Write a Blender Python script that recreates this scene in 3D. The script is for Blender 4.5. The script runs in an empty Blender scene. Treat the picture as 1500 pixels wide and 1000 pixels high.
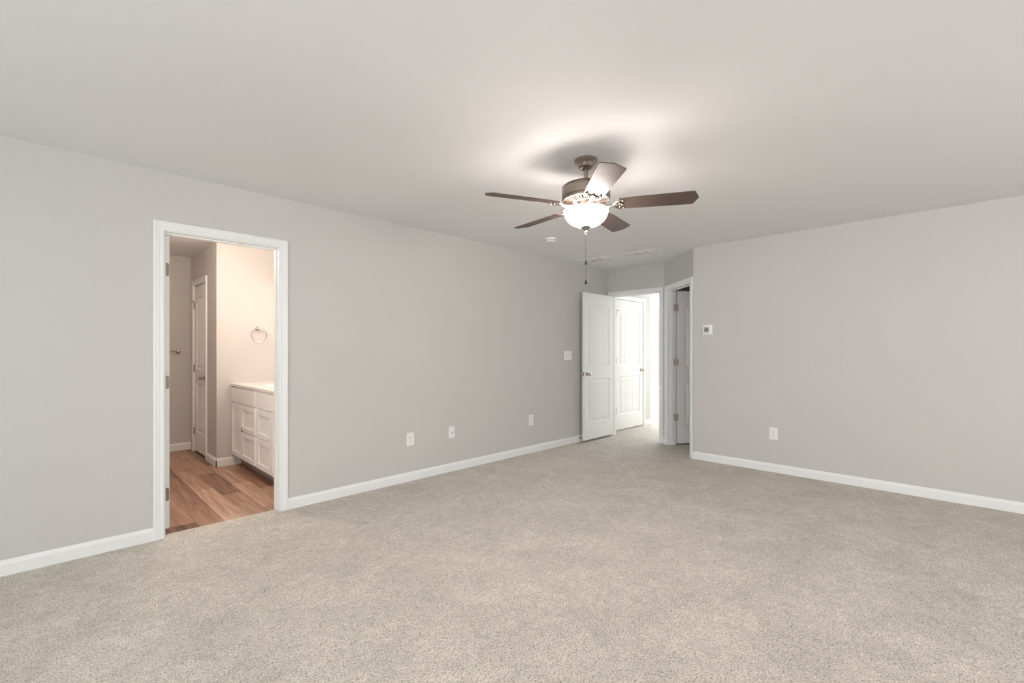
import bpy, bmesh, math, random
from mathutils import Matrix, Vector
random.seed(7)
PI = math.pi
sc = bpy.context.scene
C = sc.collection

XB, YN = -2.40, -2.40                        # walls behind the camera

# ------------------------------------------------------------------ camera
TH = math.radians(44.763)                       # heading of the view from the long wall's direction
cam_d = bpy.data.cameras.new('camera')
cam_d.sensor_width = 36.0
cam_d.lens = 36.0 * 673.3 / 1500.0
cam_d.shift_y = 13.6 / 1500.0
cam_d.clip_start = 0.05
cam = bpy.data.objects.new('camera', cam_d)
C.objects.link(cam)
cam.location = (0, 0, 1.25)
cam.rotation_euler = (PI / 2, 0, TH - PI / 2)
sc.camera = cam

# ------------------------------------------------------------------ view, world
sc.view_settings.view_transform = 'Standard'
sc.view_settings.look = 'None'
sc.view_settings.gamma = 1
sc.view_settings.use_curve_mapping = False
sc.view_settings.exposure = 0.13
sc.cycles.max_bounces = 12
sc.cycles.diffuse_bounces = 8
sc.cycles.sample_clamp_indirect = 4.0

w = bpy.data.worlds.new('sky')
sc.world = w
w.use_nodes = True
bg = w.node_tree.nodes['Background']
bg.inputs['Color'].default_value = (0.94, 0.98, 1.0, 1)
bg.inputs['Strength'].default_value = 1.2

# ------------------------------------------------------------------ large lights
def area(name, loc, direction, sx, sy, power, color, spread=None):
    l = bpy.data.lights.new(name, 'AREA')
    l.shape = 'RECTANGLE'
    l.size = sx
    l.size_y = sy
    l.energy = power
    l.color = color
    if spread:
        l.spread = spread
    o = bpy.data.objects.new(name, l)
    C.objects.link(o)
    o.location = loc
    o.rotation_euler = Vector(direction).to_track_quat('-Z', 'Y').to_euler()
    return o

area('daylight_window_1', (XB - 0.19, 1.95, 1.45), (1, 0.0, -0.10), 1.8, 1.5, 26, (0.85, 0.97, 1.0))
area('daylight_window_2', (XB - 0.19, -0.75, 1.45), (1, 0.0, -0.10), 1.8, 1.5, 138, (1.0, 0.985, 0.995))
area('daylight_window_3', (-0.50, YN - 0.19, 1.45), (0, 1, -0.10), 1.8, 1.5, 10, (0.84, 0.97, 1.0))
area('daylight_window_4', (3.10, YN - 0.19, 1.45), (0, 1, -0.10), 1.8, 1.5, 40, (1.0, 0.945, 0.925))
area('hall_fill_landing', (12.4, 3.55, 1.4), (-1, 0, -0.05), 1.2, 1.5, 190, (0.92, 0.965, 1.0))  # daylight of an unseen landing window, added to brighten the hall
area('daylight_landing_2', (12.4, 5.9, 1.4), (-1, 0, 0), 2.4, 1.5, 380, (0.92, 0.965, 1.0))
area('daylight_landing_3', (9.6, 9.1, 1.4), (0, -1, 0), 2.4, 1.5, 420, (0.92, 0.965, 1.0))

# ------------------------------------------------------------------ materials
def new_mat(name):
    m = bpy.data.materials.new(name)
    m.use_nodes = True
    nt = m.node_tree
    return m, nt, nt.nodes['Principled BSDF']

def N(nt, t, **kw):
    n = nt.nodes.new(t)
    for k, v in kw.items():
        setattr(n, k, v)
    return n

def coords(nt, scale=(1, 1, 1), rot=(0, 0, 0)):
    tc = N(nt, 'ShaderNodeTexCoord')
    mp = N(nt, 'ShaderNodeMapping')
    mp.inputs['Scale'].default_value = scale
    mp.inputs['Rotation'].default_value = rot
    nt.links.new(tc.outputs['Object'], mp.inputs['Vector'])
    return mp.outputs['Vector']

def paint(name, col, rough=0.6, bump=0.05, scale=260, var=0.03, spec=0.3):
    m, nt, b = new_mat(name)
    v = coords(nt)
    n1 = N(nt, 'ShaderNodeTexNoise')
    n1.inputs['Scale'].default_value = 1.3
    n1.inputs['Detail'].default_value = 3
    nt.links.new(v, n1.inputs['Vector'])
    mix = N(nt, 'ShaderNodeMix', data_type='RGBA')
    mix.inputs['A'].default_value = (*[c * (1 - var) for c in col], 1)
    mix.inputs['B'].default_value = (*[min(1, c * (1 + var)) for c in col], 1)
    nt.links.new(n1.outputs['Fac'], mix.inputs['Factor'])
    nt.links.new(mix.outputs['Result'], b.inputs['Base Color'])
    b.inputs['Roughness'].default_value = rough
    b.inputs['Specular IOR Level'].default_value = spec
    if bump:
        n2 = N(nt, 'ShaderNodeTexNoise')
        n2.inputs['Scale'].default_value = scale
        n2.inputs['Detail'].default_value = 2
        nt.links.new(v, n2.inputs['Vector'])
        bp = N(nt, 'ShaderNodeBump')
        bp.inputs['Strength'].default_value = bump
        bp.inputs['Distance'].default_value = 0.002
        nt.links.new(n2.outputs['Fac'], bp.inputs['Height'])
        nt.links.new(bp.outputs['Normal'], b.inputs['Normal'])
    return m

M = {}
M['wall'] = paint('greige_wall_paint', (0.584, 0.575, 0.554), 0.55)
M['bath_wall'] = paint('bathroom_wall_paint', (0.585, 0.568, 0.545), 0.55)
M['ceiling'] = paint('ceiling_paint', (0.795, 0.802, 0.808), 0.8, 0.06, 180, 0.01)
M['trim'] = paint('white_trim_paint', (0.84, 0.85, 0.85), 0.35, 0.0, var=0.01, spec=0.5)
M['door'] = paint('white_door_paint', (0.84, 0.84, 0.83), 0.4, 0.03, 300, 0.01, spec=0.5)
M['plastic'] = paint('white_plastic', (0.86, 0.86, 0.84), 0.3, 0.0, var=0.0, spec=0.5)
M['vent'] = paint('off_white_vent_enamel', (0.80, 0.795, 0.785), 0.4, 0.0, var=0.0, spec=0.5)
M['cabinet'] = paint('white_cabinet_paint', (0.88, 0.88, 0.88), 0.4, 0.0, var=0.01, spec=0.5)
M['marble'] = paint('cultured_marble', (0.90, 0.88, 0.86), 0.15, 0.0, var=0.02, spec=0.6)
M['dark'] = paint('black_plastic', (0.015, 0.014, 0.013), 0.4, 0.0, var=0.0)
M['slot'] = paint('dark_slot', (0.10, 0.10, 0.10), 0.7, 0.0, var=0.0)
M['groove'] = paint('vent_shadow_gap_paint', (0.40, 0.35, 0.33), 0.6, 0.0, var=0.02)  # shade of the vent's slots and gaps, put into the colour
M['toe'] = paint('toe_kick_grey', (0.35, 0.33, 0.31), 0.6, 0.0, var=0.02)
M['screen'] = paint('thermostat_screen', (0.36, 0.39, 0.34), 0.25, 0.0, var=0.04)

def metal(name, col, rough, met=1.0):
    m, nt, b = new_mat(name)
    v = coords(nt, (1, 1, 30))
    n1 = N(nt, 'ShaderNodeTexNoise')
    n1.inputs['Scale'].default_value = 20
    nt.links.new(v, n1.inputs['Vector'])
    mr = N(nt, 'ShaderNodeMapRange')
    mr.inputs['To Min'].default_value = rough * 0.85
    mr.inputs['To Max'].default_value = rough * 1.15
    nt.links.new(n1.outputs['Fac'], mr.inputs['Value'])
    nt.links.new(mr.outputs['Result'], b.inputs['Roughness'])
    b.inputs['Base Color'].default_value = (*col, 1)
    b.inputs['Metallic'].default_value = met
    return m
M['bronze'] = metal('brushed_pewter_bronze', (0.34, 0.285, 0.25), 0.36)
M['nickel'] = metal('satin_nickel', (0.52, 0.47, 0.43), 0.28)
M['hinge'] = metal('antique_nickel_hinge', (0.30, 0.24, 0.20), 0.35)
M['hinge_light'] = metal('satin_hinge', (0.62, 0.53, 0.48), 0.45, 0.6)
M['chain'] = metal('bead_chain', (0.10, 0.09, 0.085), 0.5)

def blade_mat():
    m, nt, b = new_mat('walnut_blade')
    v = coords(nt, (1.5, 30, 1))
    n1 = N(nt, 'ShaderNodeTexNoise')
    n1.inputs['Scale'].default_value = 6
    n1.inputs['Detail'].default_value = 5
    nt.links.new(v, n1.inputs['Vector'])
    cr = N(nt, 'ShaderNodeValToRGB')
    cr.color_ramp.elements[0].color = (0.078, 0.052, 0.043, 1)
    cr.color_ramp.elements[1].color = (0.135, 0.095, 0.080, 1)
    cr.color_ramp.elements[0].position = 0.3
    cr.color_ramp.elements[1].position = 0.75
    nt.links.new(n1.outputs['Fac'], cr.inputs['Fac'])
    nt.links.new(cr.outputs['Color'], b.inputs['Base Color'])
    b.inputs['Roughness'].default_value = 0.5
    b.inputs['Specular IOR Level'].default_value = 0.2
    return m
M['blade'] = blade_mat()

def bowl_mat(name='lit_frosted_glass', lo=58, hi=62, col=(1.0, 0.905, 0.85, 1)):
    m, nt, b = new_mat(name)
    b.inputs['Base Color'].default_value = (0.95, 0.93, 0.9, 1)
    b.inputs['Roughness'].default_value = 0.3
    b.inputs['Emission Color'].default_value = col
    n1 = N(nt, 'ShaderNodeTexNoise')
    n1.inputs['Scale'].default_value = 9
    nt.links.new(coords(nt), n1.inputs['Vector'])
    mr = N(nt, 'ShaderNodeMapRange')
    mr.inputs['To Min'].default_value = lo
    mr.inputs['To Max'].default_value = hi
    nt.links.new(n1.outputs['Fac'], mr.inputs['Value'])
    nt.links.new(mr.outputs['Result'], b.inputs['Emission Strength'])
    return m
M['bowl'] = bowl_mat()
M['frost'] = paint('frosted_glass_inner', (0.85, 0.83, 0.80), 0.3, 0.0, var=0.0)
M['shade'] = bowl_mat('lit_shade_glass', 3.5, 4.2, (1.0, 0.82, 0.68, 1))

def carpet_mat():
    m, nt, b = new_mat('beige_cut_pile_carpet')
    v = coords(nt)
    fine = N(nt, 'ShaderNodeTexNoise')
    fine.inputs['Scale'].default_value = 150
    fine.inputs['Detail'].default_value = 3
    fine.inputs['Roughness'].default_value = 0.7
    fine.inputs['Distortion'].default_value = 0.6
    nt.links.new(v, fine.inputs['Vector'])
    mid = N(nt, 'ShaderNodeTexNoise')
    mid.inputs['Scale'].default_value = 22
    mid.inputs['Detail'].default_value = 4
    mid.inputs['Distortion'].default_value = 1.2
    nt.links.new(v, mid.inputs['Vector'])
    big = N(nt, 'ShaderNodeTexNoise')
    big.inputs['Scale'].default_value = 3.2
    big.inputs['Detail'].default_value = 4
    big.inputs['Distortion'].default_value = 0.8
    nt.links.new(v, big.inputs['Vector'])
    cr = N(nt, 'ShaderNodeValToRGB')
    e = cr.color_ramp.elements
    e[0].position = 0.32
    e[0].color = (0.14, 0.12, 0.10, 1)
    e[1].position = 0.72
    e[1].color = (0.82, 0.765, 0.685, 1)
    k = cr.color_ramp.elements.new(0.47)
    k.color = (0.545, 0.50, 0.44, 1)
    nt.links.new(fine.outputs['Fac'], cr.inputs['Fac'])
    def tone(src, lo, hi, a, z):
        r = N(nt, 'ShaderNodeMapRange')
        r.inputs['From Min'].default_value = a
        r.inputs['From Max'].default_value = z
        r.inputs['To Min'].default_value = lo
        r.inputs['To Max'].default_value = hi
        nt.links.new(src.outputs['Fac'], r.inputs['Value'])
        return r.outputs['Result']
    mu = N(nt, 'ShaderNodeMath', operation='MULTIPLY')
    nt.links.new(tone(mid, 0.86, 1.10, 0.3, 0.7), mu.inputs[0])
    nt.links.new(tone(big, 0.90, 1.08, 0.3, 0.7), mu.inputs[1])
    sc_ = N(nt, 'ShaderNodeVectorMath', operation='SCALE')
    nt.links.new(cr.outputs['Color'], sc_.inputs[0])
    nt.links.new(mu.outputs[0], sc_.inputs['Scale'])
    nt.links.new(sc_.outputs['Vector'], b.inputs['Base Color'])
    b.inputs['Roughness'].default_value = 1.0
    b.inputs['Specular IOR Level'].default_value = 0.05
    b.inputs['Sheen Weight'].default_value = 0.15
    bp = N(nt, 'ShaderNodeBump')
    bp.inputs['Strength'].default_value = 0.6
    bp.inputs['Distance'].default_value = 0.004
    nt.links.new(fine.outputs['Fac'], bp.inputs['Height'])
    nt.links.new(bp.outputs['Normal'], b.inputs['Normal'])
    return m
M['carpet'] = carpet_mat()

def vinyl_mat():
    m, nt, b = new_mat('vinyl_plank')
    v = coords(nt, (1, 1, 1), (0, 0, PI / 2))
    br = N(nt, 'ShaderNodeTexBrick')
    br.offset = 0.37
    br.offset_frequency = 2
    br.inputs['Color1'].default_value = (0, 0, 0, 1)
    br.inputs['Color2'].default_value = (1, 1, 1, 1)
    br.inputs['Mortar'].default_value = (0.5, 0.5, 0.5, 1)
    br.inputs['Scale'].default_value = 1.0
    br.inputs['Mortar Size'].default_value = 0.0012
    br.inputs['Bias'].default_value = 0.0
    br.inputs['Brick Width'].default_value = 0.92
    br.inputs['Row Height'].default_value = 0.152
    nt.links.new(v, br.inputs['Vector'])
    gv = coords(nt, (14, 0.9, 1))
    # each plank starts the grain somewhere else
    off = N(nt, 'ShaderNodeVectorMath', operation='MULTIPLY_ADD')
    off.inputs[1].default_value = (31, 17, 5)
    nt.links.new(br.outputs['Color'], off.inputs[0])
    nt.links.new(gv, off.inputs[2])
    g = N(nt, 'ShaderNodeTexNoise')
    g.inputs['Scale'].default_value = 2.2
    g.inputs['Detail'].default_value = 6
    g.inputs['Distortion'].default_value = 0.5
    nt.links.new(off.outputs['Vector'], g.inputs['Vector'])
    gc = N(nt, 'ShaderNodeMapRange')
    gc.inputs['From Min'].default_value = 0.33
    gc.inputs['From Max'].default_value = 0.67
    nt.links.new(g.outputs['Fac'], gc.inputs['Value'])
    mx = N(nt, 'ShaderNodeMix', data_type='RGBA')
    mx.inputs['Factor'].default_value = 0.34
    nt.links.new(br.outputs['Color'], mx.inputs['A'])
    nt.links.new(gc.outputs['Result'], mx.inputs['B'])
    cr = N(nt, 'ShaderNodeValToRGB')
    e = cr.color_ramp.elements
    e[0].position = 0.05
    e[0].color = (0.055, 0.030, 0.022, 1)
    e[1].position = 0.95
    e[1].color = (0.60, 0.41, 0.31, 1)
    k = e.new(0.30)
    k.color = (0.20, 0.105, 0.070, 1)
    k = e.new(0.65)
    k.color = (0.38, 0.225, 0.155, 1)
    nt.links.new(mx.outputs['Result'], cr.inputs['Fac'])
    dk = N(nt, 'ShaderNodeMix', data_type='RGBA')
    dk.inputs['B'].default_value = (0.03, 0.018, 0.012, 1)
    nt.links.new(br.outputs['Fac'], dk.inputs['Factor'])
    nt.links.new(cr.outputs['Color'], dk.inputs['A'])
    nt.links.new(dk.outputs['Result'], b.inputs['Base Color'])
    b.inputs['Roughness'].default_value = 0.42
    return m
M['vinyl'] = vinyl_mat()

def pane_mat():
    m = bpy.data.materials.new('window_glass')
    m.use_nodes = True
    nt = m.node_tree
    nt.nodes.clear()
    out = N(nt, 'ShaderNodeOutputMaterial')
    mx = N(nt, 'ShaderNodeMixShader')
    tr = N(nt, 'ShaderNodeBsdfTransparent')
    gl = N(nt, 'ShaderNodeBsdfGlossy')
    gl.inputs['Roughness'].default_value = 0.02
    mx.inputs[0].default_value = 0.06
    nt.links.new(tr.outputs[0], mx.inputs[1])
    nt.links.new(gl.outputs[0], mx.inputs[2])
    nt.links.new(mx.outputs[0], out.inputs['Surface'])
    return m
M['glass'] = pane_mat()

# ------------------------------------------------------------------ mesh helpers
class MB:
    """Collects shapes, then links them as ONE mesh object."""
    def __init__(self):
        self.bm = bmesh.new()
    def box(self, x0, x1, y0, y1, z0, z1):
        vs = [self.bm.verts.new((x, y, z)) for z in (z0, z1) for y in (y0, y1) for x in (x0, x1)]
        for f in ((0, 2, 3, 1), (4, 5, 7, 6), (0, 1, 5, 4), (2, 6, 7, 3), (0, 4, 6, 2), (1, 3, 7, 5)):
            self.bm.faces.new([vs[i] for i in f])
        return self
    def prism(self, pts, z0, z1):
        """pts: outline in x, y (counter-clockwise), extruded in z."""
        a = [self.bm.verts.new((x, y, z0)) for x, y in pts]
        b = [self.bm.verts.new((x, y, z1)) for x, y in pts]
        n = len(pts)
        self.bm.faces.new(a[::-1])
        self.bm.faces.new(b)
        for i in range(n):
            j = (i + 1) % n
            self.bm.faces.new((a[i], a[j], b[j], b[i]))
        return self
    def lathe(self, prof, seg=40, axis='z', o=(0, 0, 0), close=True):
        """prof: list of (radius, height) along the axis."""
        rings = []
        for r, h in prof:
            ring = []
            for i in range(seg):
                a = 2 * PI * i / seg
                p = (r * math.cos(a), r * math.sin(a), h)
                if axis == 'y':
                    p = (p[0], p[2], p[1])
                elif axis == 'x':
                    p = (p[2], p[0], p[1])
                ring.append(self.bm.verts.new((p[0] + o[0], p[1] + o[1], p[2] + o[2])))
            rings.append(ring)
        for k in range(len(rings) - 1):
            for i in range(seg):
                j = (i + 1) % seg
                self.bm.faces.new((rings[k][i], rings[k][j], rings[k + 1][j], rings[k + 1][i]))
        if close:
            self.bm.faces.new(rings[0][::-1])
            self.bm.faces.new(rings[-1])
        return self
    def tube(self, pts, r, seg=10, closed=False):
        pts = [Vector(p) for p in pts]
        n = len(pts)
        rings = []
        up = Vector((0, 0, 1))
        for i, p in enumerate(pts):
            if closed:
                t = pts[(i + 1) % n] - pts[i - 1]
            else:
                t = pts[min(i + 1, n - 1)] - pts[max(i - 1, 0)]
            t.normalize()
            s = t.cross(up)
            if s.length < 1e-4:
                s = t.cross(Vector((1, 0, 0)))
            s.normalize()
            q = s.cross(t)
            rr = r[i] if isinstance(r, (list, tuple)) else r
            rings.append([self.bm.verts.new(p + (s * math.cos(a) + q * math.sin(a)) * rr)
                          for a in [2 * PI * k / seg for k in range(seg)]])
        m = n if closed else n - 1
        for k in range(m):
            A, B = rings[k], rings[(k + 1) % n]
            for i in range(seg):
                j = (i + 1) % seg
                self.bm.faces.new((A[i], A[j], B[j], B[i]))
        if not closed:
            self.bm.faces.new(rings[0][::-1])
            self.bm.faces.new(rings[-1])
        return self
    def ball(self, c, r, seg=12):
        prof = [(r * math.sin(PI * k / 8) + 1e-5, c[2] - r * math.cos(PI * k / 8)) for k in range(9)]
        return self.lathe(prof, seg, o=(c[0], c[1], 0))
    def build(self, name, mat, parent=None, bevel=0, smooth=False, loc=None, rotz=None, seg=2):
        bmesh.ops.recalc_face_normals(self.bm, faces=self.bm.faces[:])
        me = bpy.data.meshes.new(name)
        self.bm.to_mesh(me)
        self.bm.free()
        if smooth:
            for p in me.polygons:
                p.use_smooth = True
            me.set_sharp_from_angle(angle=math.radians(35))
        me.materials.append(mat)
        o = bpy.data.objects.new(name, me)
        C.objects.link(o)
        o.parent = parent
        if loc is not None:
            o.location = loc
        if rotz is not None:
            o.rotation_euler = (0, 0, rotz)
        if bevel:
            b = o.modifiers.new('bevel', 'BEVEL')
            b.width = bevel
            b.segments = seg
            b.limit_method = 'ANGLE'
            b.angle_limit = math.radians(50)
        return o

def struct(o):
    o['kind'] = 'structure'
    return o

def tag(o, label, cat, group=None):
    o['label'] = label
    o['category'] = cat
    if group:
        o['group'] = group
    return o

def thing(name, label, cat, loc=(0, 0, 0), rotz=0, group=None):
    o = bpy.data.objects.new(name, None)
    o.empty_display_size = 0.1
    C.objects.link(o)
    o.location = loc
    o.rotation_euler = (0, 0, rotz)
    return tag(o, label, cat, group)

# ------------------------------------------------------------------ sizes (metres)
HC = 2.443                                   # ceiling
YL, TW = 3.811, 0.115                        # long wall, wall thickness
XF = 5.855                                   # wall with the entry door
A = Vector((5.855, 2.910)); B = Vector((5.270, 2.262))   # angled closet wall
XR = 5.270                                   # right wall
DH = 2.050                                   # door opening height
U = (B - A).normalized(); NA = Vector((-U.y, U.x))
RA = math.atan2(U.y, U.x)                    # local frame of the angled wall
LA = (B - A).length
# local wall frames: local x runs along the wall to the viewer's right, local y into the wall
F_LEFT = ((0, YL, 0), 0.0)
F_FAR = ((XF, 0, 0), -PI / 2)                # a = -Y
F_RIGHT = ((XR, 0, 0), -PI / 2)
F_ANG = ((A.x, A.y, 0), RA)

def wall(name, frame, a0, a1, openings=(), mat='wall', thick=TW, h=HC + 0.05):
    m = MB()
    x = a0
    for (o0, o1, z0, z1) in sorted(openings):
        m.box(x, o0, 0, thick, -0.05, h)
        if z0 > 0:
            m.box(o0, o1, 0, thick, -0.05, z0)
        m.box(o0, o1, 0, thick, z1, h)
        x = o1
    m.box(x, a1, 0, thick, -0.05, h)
    return struct(m.build(name, M[mat], loc=frame[0], rotz=frame[1]))

R_ = 0.018   # jamb board thickness
BO = (0.547, 1.264)       # bathroom opening along the long wall
FO = (-3.727, -2.990)     # entry opening (a = -Y)
CO = (0.108, 0.790)       # closet opening along the angled wall
YH = 3.850                # hall wall
HO = (6.165, 6.990)
YBK, YPK, XS, XVW = 7.060, 5.767, 1.280, 2.050   # bathroom planes
SO = (-6.850, -6.250)     # bathroom closet opening (a = -Y)

wall('wall_left', F_LEFT, XB - TW, 6.10, [(BO[0] - R_, BO[1] + R_, 0, DH + R_)])
wall('wall_far', F_FAR, -YL - 0.02, -A.y, [(FO[0] - R_, FO[1] + R_, 0, DH + R_)])
wall('wall_closet', F_ANG, 0, LA, [(CO[0] - R_, CO[1] + R_, 0, DH + R_)])
wall('wall_right', F_RIGHT, -B.y, -YN + TW)
W1 = [(1.05, 2.85, 0.70, 2.20), (-1.65, 0.15, 0.70, 2.20)]
wall('wall_back', ((XB, 0, 0), PI / 2), YN - TW, YL, W1)
W2 = [(-0.40, 1.40, 0.70, 2.20), (-4.00, -2.20, 0.70, 2.20)]
wall('wall_near', ((0, YN, 0), PI), -XR - TW, -XB + TW, W2)
# hall and the bright room beyond
wall('wall_hall', ((0, YH, 0), 0), 6.10, 7.250, [(HO[0] - R_, HO[1] + R_, 0, DH + R_)])
wall('wall_hall_right', ((0, 2.85, 0), PI), -12.3, -5.97 + 0.0)
wall('wall_hall_return', ((7.250, 0, 0), PI / 2), YH + TW, 9.0)
wall('wall_landing_end', ((12.150, 0, 0), -PI / 2), -9.115, -2.73, [(-7.0, -4.5, 0.20, 2.16), (-4.1, -3.0, 0.62, 2.16)])
wall('wall_landing_side', ((0, 9.0, 0), 0), 7.13, 12.27, [(8.4, 10.8, 0.62, 2.16)])
# closet behind the angled wall
wall('wall_closet_back', ((7.3, 0, 0), -PI / 2), -2.73, -0.9)
wall('wall_closet_side', ((0, 0.9, 0), PI), -7.4, -5.385)
wall('wall_closet_hall', ((0, 2.73, 0), 0), 5.99, 7.42, thick=0.12)
# bathroom
wall('wall_bath_back', ((0, YBK, 0), 0), -0.62, 2.17, mat='bath_wall')
wall('wall_bath_side', ((XS, 0, 0), -PI / 2), -YBK, -YPK, [(SO[0] - R_, SO[1] + R_, 0, DH + R_)], mat='bath_wall')
wall('wall_bath_ring', ((0, YPK, 0), 0), XS + TW, XVW, mat='bath_wall')
wall('wall_bath_vanity', ((XVW, 0, 0), -PI / 2), -YBK, -YL - TW, mat='bath_wall')
wall('wall_bath_left', ((-0.5, 0, 0), PI / 2), YL + TW, YBK, mat='bath_wall')

# floors, ceiling
YT = 3.878        # carpet meets the planks under the bathroom door
m = MB()
m.box(XB - 0.1, 6.02, YN - 0.1, YL + 0.02, -0.06, 0)
m.box(BO[0] - 0.02, BO[1] + 0.02, YL + 0.02, YT, -0.06, 0)
m.box(6.02, 12.3, 0.8, 9.1, -0.06, 0)
struct(m.build('floor', M['carpet']))
struct(MB().box(-0.6, 2.2, YT, 7.2, -0.06, -0.006).build('floor_bathroom', M['vinyl']))
m = MB()
m.box(XB - 0.12, 12.3, YN - 0.12, 9.13, HC, HC + 0.1)
struct(m.build('ceiling', M['ceiling']))

# ------------------------------------------------------------------ trim
CASING = [(0, 0), (0, 0.008), (0.004, 0.0105), (0.013, 0.0105), (0.017, 0.0085), (0.021, 0.0085), (0.028, 0.012),
          (0.040, 0.0135), (0.044, 0.0165), (0.054, 0.0165), (0.058, 0.0135), (0.058, 0)]
def casing_mesh(m, a0, a1, h, side=-1, y0=0.0, wleft=1.0):
    """Mitred colonial casing; side -1 faces the viewer, +1 the far side of the wall."""
    rings = []
    for wd, t in CASING:
        y = y0 + side * t
        wl = min(wd, 0.058 * wleft)
        rings.append([m.bm.verts.new(p) for p in ((a0 - wl, y, 0), (a0 - wl, y, h + wd), (a1 + wd, y, h + wd), (a1 + wd, y, 0))])
    n = len(rings)
    for k in range(n - 1):
        for i in range(3):
            m.bm.faces.new((rings[k][i], rings[k][i + 1], rings[k + 1][i + 1], rings[k + 1][i]))
    for i in (0, 3):
        m.bm.faces.new([r[i] for r in rings])

def door_frame(n, frame, op, h=DH, thick=TW, stop=(0.045, 0.078), both=True, front=True):
    """jambs, stop and casings of one doorway: one trim mesh."""
    a0, a1 = op
    m = MB()
    m.box(a0 - R_, a0, 0, thick, 0, h + R_)
    m.box(a1, a1 + R_, 0, thick, 0, h + R_)
    m.box(a0, a1, 0, thick, h, h + R_)
    s = 0.011
    m.box(a0, a0 + s, stop[0], stop[1], 0, h)
    m.box(a1 - s, a1, stop[0], stop[1], 0, h)
    m.box(a0 + s, a1 - s, stop[0], stop[1], h - s, h)
    if front:
        casing_mesh(m, a0 - 0.005, a1 + 0.005, h + 0.005)
    if both:
        casing_mesh(m, a0 - 0.005, a1 + 0.005, h + 0.005, 1, thick)
    return struct(m.build('trim_%d' % n, M['trim'], loc=frame[0], rotz=frame[1]))

door_frame(1, F_LEFT, BO)
door_frame(2, F_FAR, FO, stop=(0.040, 0.073))
door_frame(3, F_ANG, CO, both=False)
door_frame(4, ((0, YH, 0), 0), HO, both=False)
door_frame(5, ((XS, 0, 0), -PI / 2), SO, both=False)

BASE = [(0.0, 0.0), (0.0, 0.013), (0.062, 0.013), (0.072, 0.010), (0.082, 0.006), (0.086, 0.003), (0.086, 0.0)]
def base_run(m, frame, a0, a1, side=-1, y0=0.0, lo=-0.01):
    (ox, oy, _), rz = frame
    Rz = Matrix.Rotation(rz, 3, 'Z')
    rings = []
    for a in (a0, a1):
        ring = []
        for z, t in BASE:
            p = Rz @ Vector((a, y0 + side * t, z if z > 0 else lo))
            ring.append(m.bm.verts.new((p.x + ox, p.y + oy, p.z)))
        rings.append(ring)
    n = len(BASE)
    for i in range(n - 1):
        m.bm.faces.new((rings[0][i], rings[0][i + 1], rings[1][i + 1], rings[1][i]))
    m.bm.faces.new(rings[0])
    m.bm.faces.new(rings[1][::-1])

cw = 0.063
m = MB()
base_run(m, F_LEFT, XB, BO[0] - cw)
base_run(m, F_LEFT, BO[1] + cw, XF)
struct(m.build('baseboard_left', M['trim']))
m = MB()
base_run(m, F_RIGHT, -B.y - 0.003, -YN)
base_run(m, F_ANG, CO[1] + cw, LA + 0.006)
struct(m.build('baseboard_right', M['trim']))
m = MB()
base_run(m, F_FAR, FO[1] + cw, -A.y)
base_run(m, F_ANG, 0, CO[0] - cw)
struct(m.build('baseboard_far', M['trim']))
m = MB()
base_run(m, ((XB, 0, 0), PI / 2), YN, YL)
struct(m.build('baseboard_back', M['trim']))
m = MB()
base_run(m, ((0, YN, 0), PI), -XR, -XB)
struct(m.build('baseboard_near', M['trim']))
m = MB()
base_run(m, ((0, YH, 0), 0), 5.97, HO[0] - cw)
base_run(m, ((0, YH, 0), 0), HO[1] + cw, 7.263)
base_run(m, ((7.250, 0, 0), PI / 2), YH, 9.0)
struct(m.build('baseboard_hall', M['trim']))
m = MB()
base_run(m, ((12.150, 0, 0), -PI / 2), -9.0, -2.85)
base_run(m, ((0, 9.0, 0), 0), 7.25, 12.15)
struct(m.build('baseboard_landing', M['trim']))
m = MB()
base_run(m, ((0, YBK, 0), 0), -0.5, XS, lo=-0.02)
base_run(m, ((XS, 0, 0), -PI / 2), SO[1] + cw, -YPK + 0.013, lo=-0.02)
base_run(m, ((0, YPK, 0), 0), XS - 0.013, 1.52, lo=-0.02)
base_run(m, ((-0.5, 0, 0), PI / 2), YL + TW, YBK, lo=-0.02)
struct(m.build('baseboard_bathroom', M['trim']))

# ------------------------------------------------------------------ windows (behind the camera, and in the far room)
def window(n, frame, op, rail=True):
    a0, a1, z0, z1 = op
    g = MB().box(a0 + 0.03, a1 - 0.03, 0.060, 0.066, z0 + 0.03, z1 - 0.03).build('window_%d' % n, M['glass'], loc=frame[0], rotz=frame[1])
    struct(g)
    m = MB()
    for x0, x1, y0, y1 in ((a0, a0 + 0.045, z0, z1), (a1 - 0.045, a1, z0, z1), (a0 + 0.045, a1 - 0.045, z0, z0 + 0.045), (a0 + 0.045, a1 - 0.045, z1 - 0.045, z1)):
        m.box(x0, x1, 0.03, 0.10, y0, y1)
    mid = (a0 + a1) / 2
    m.box(mid - 0.03, mid + 0.03, 0.03, 0.10, z0 + 0.045, z1 - 0.045)
    zm = (z0 + z1) / 2
    if rail:
        m.box(a0 + 0.045, mid - 0.03, 0.045, 0.09, zm - 0.02, zm + 0.02)
        m.box(mid + 0.03, a1 - 0.045, 0.045, 0.09, zm - 0.02, zm + 0.02)
    m.build('window_frame', M['trim'], g)
    c = MB()
    t = 0.06
    c.box(a0 - t, a0, -0.016, 0, z0, z1)
    c.box(a1, a1 + t, -0.016, 0, z0, z1)
    c.box(a0 - t, a1 + t, -0.016, 0, z1, z1 + t)
    c.box(a0 - t, a1 + t, -0.014, 0, z0 - t - 0.02, z0 - 0.02)
    c.build('window_casing', M['trim'], g, bevel=0.003)
    MB().box(a0 - t - 0.02, a1 + t + 0.02, -0.05, 0.03, z0 - 0.02, z0).build('window_sill', M['trim'], g, bevel=0.004)
    return g
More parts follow.
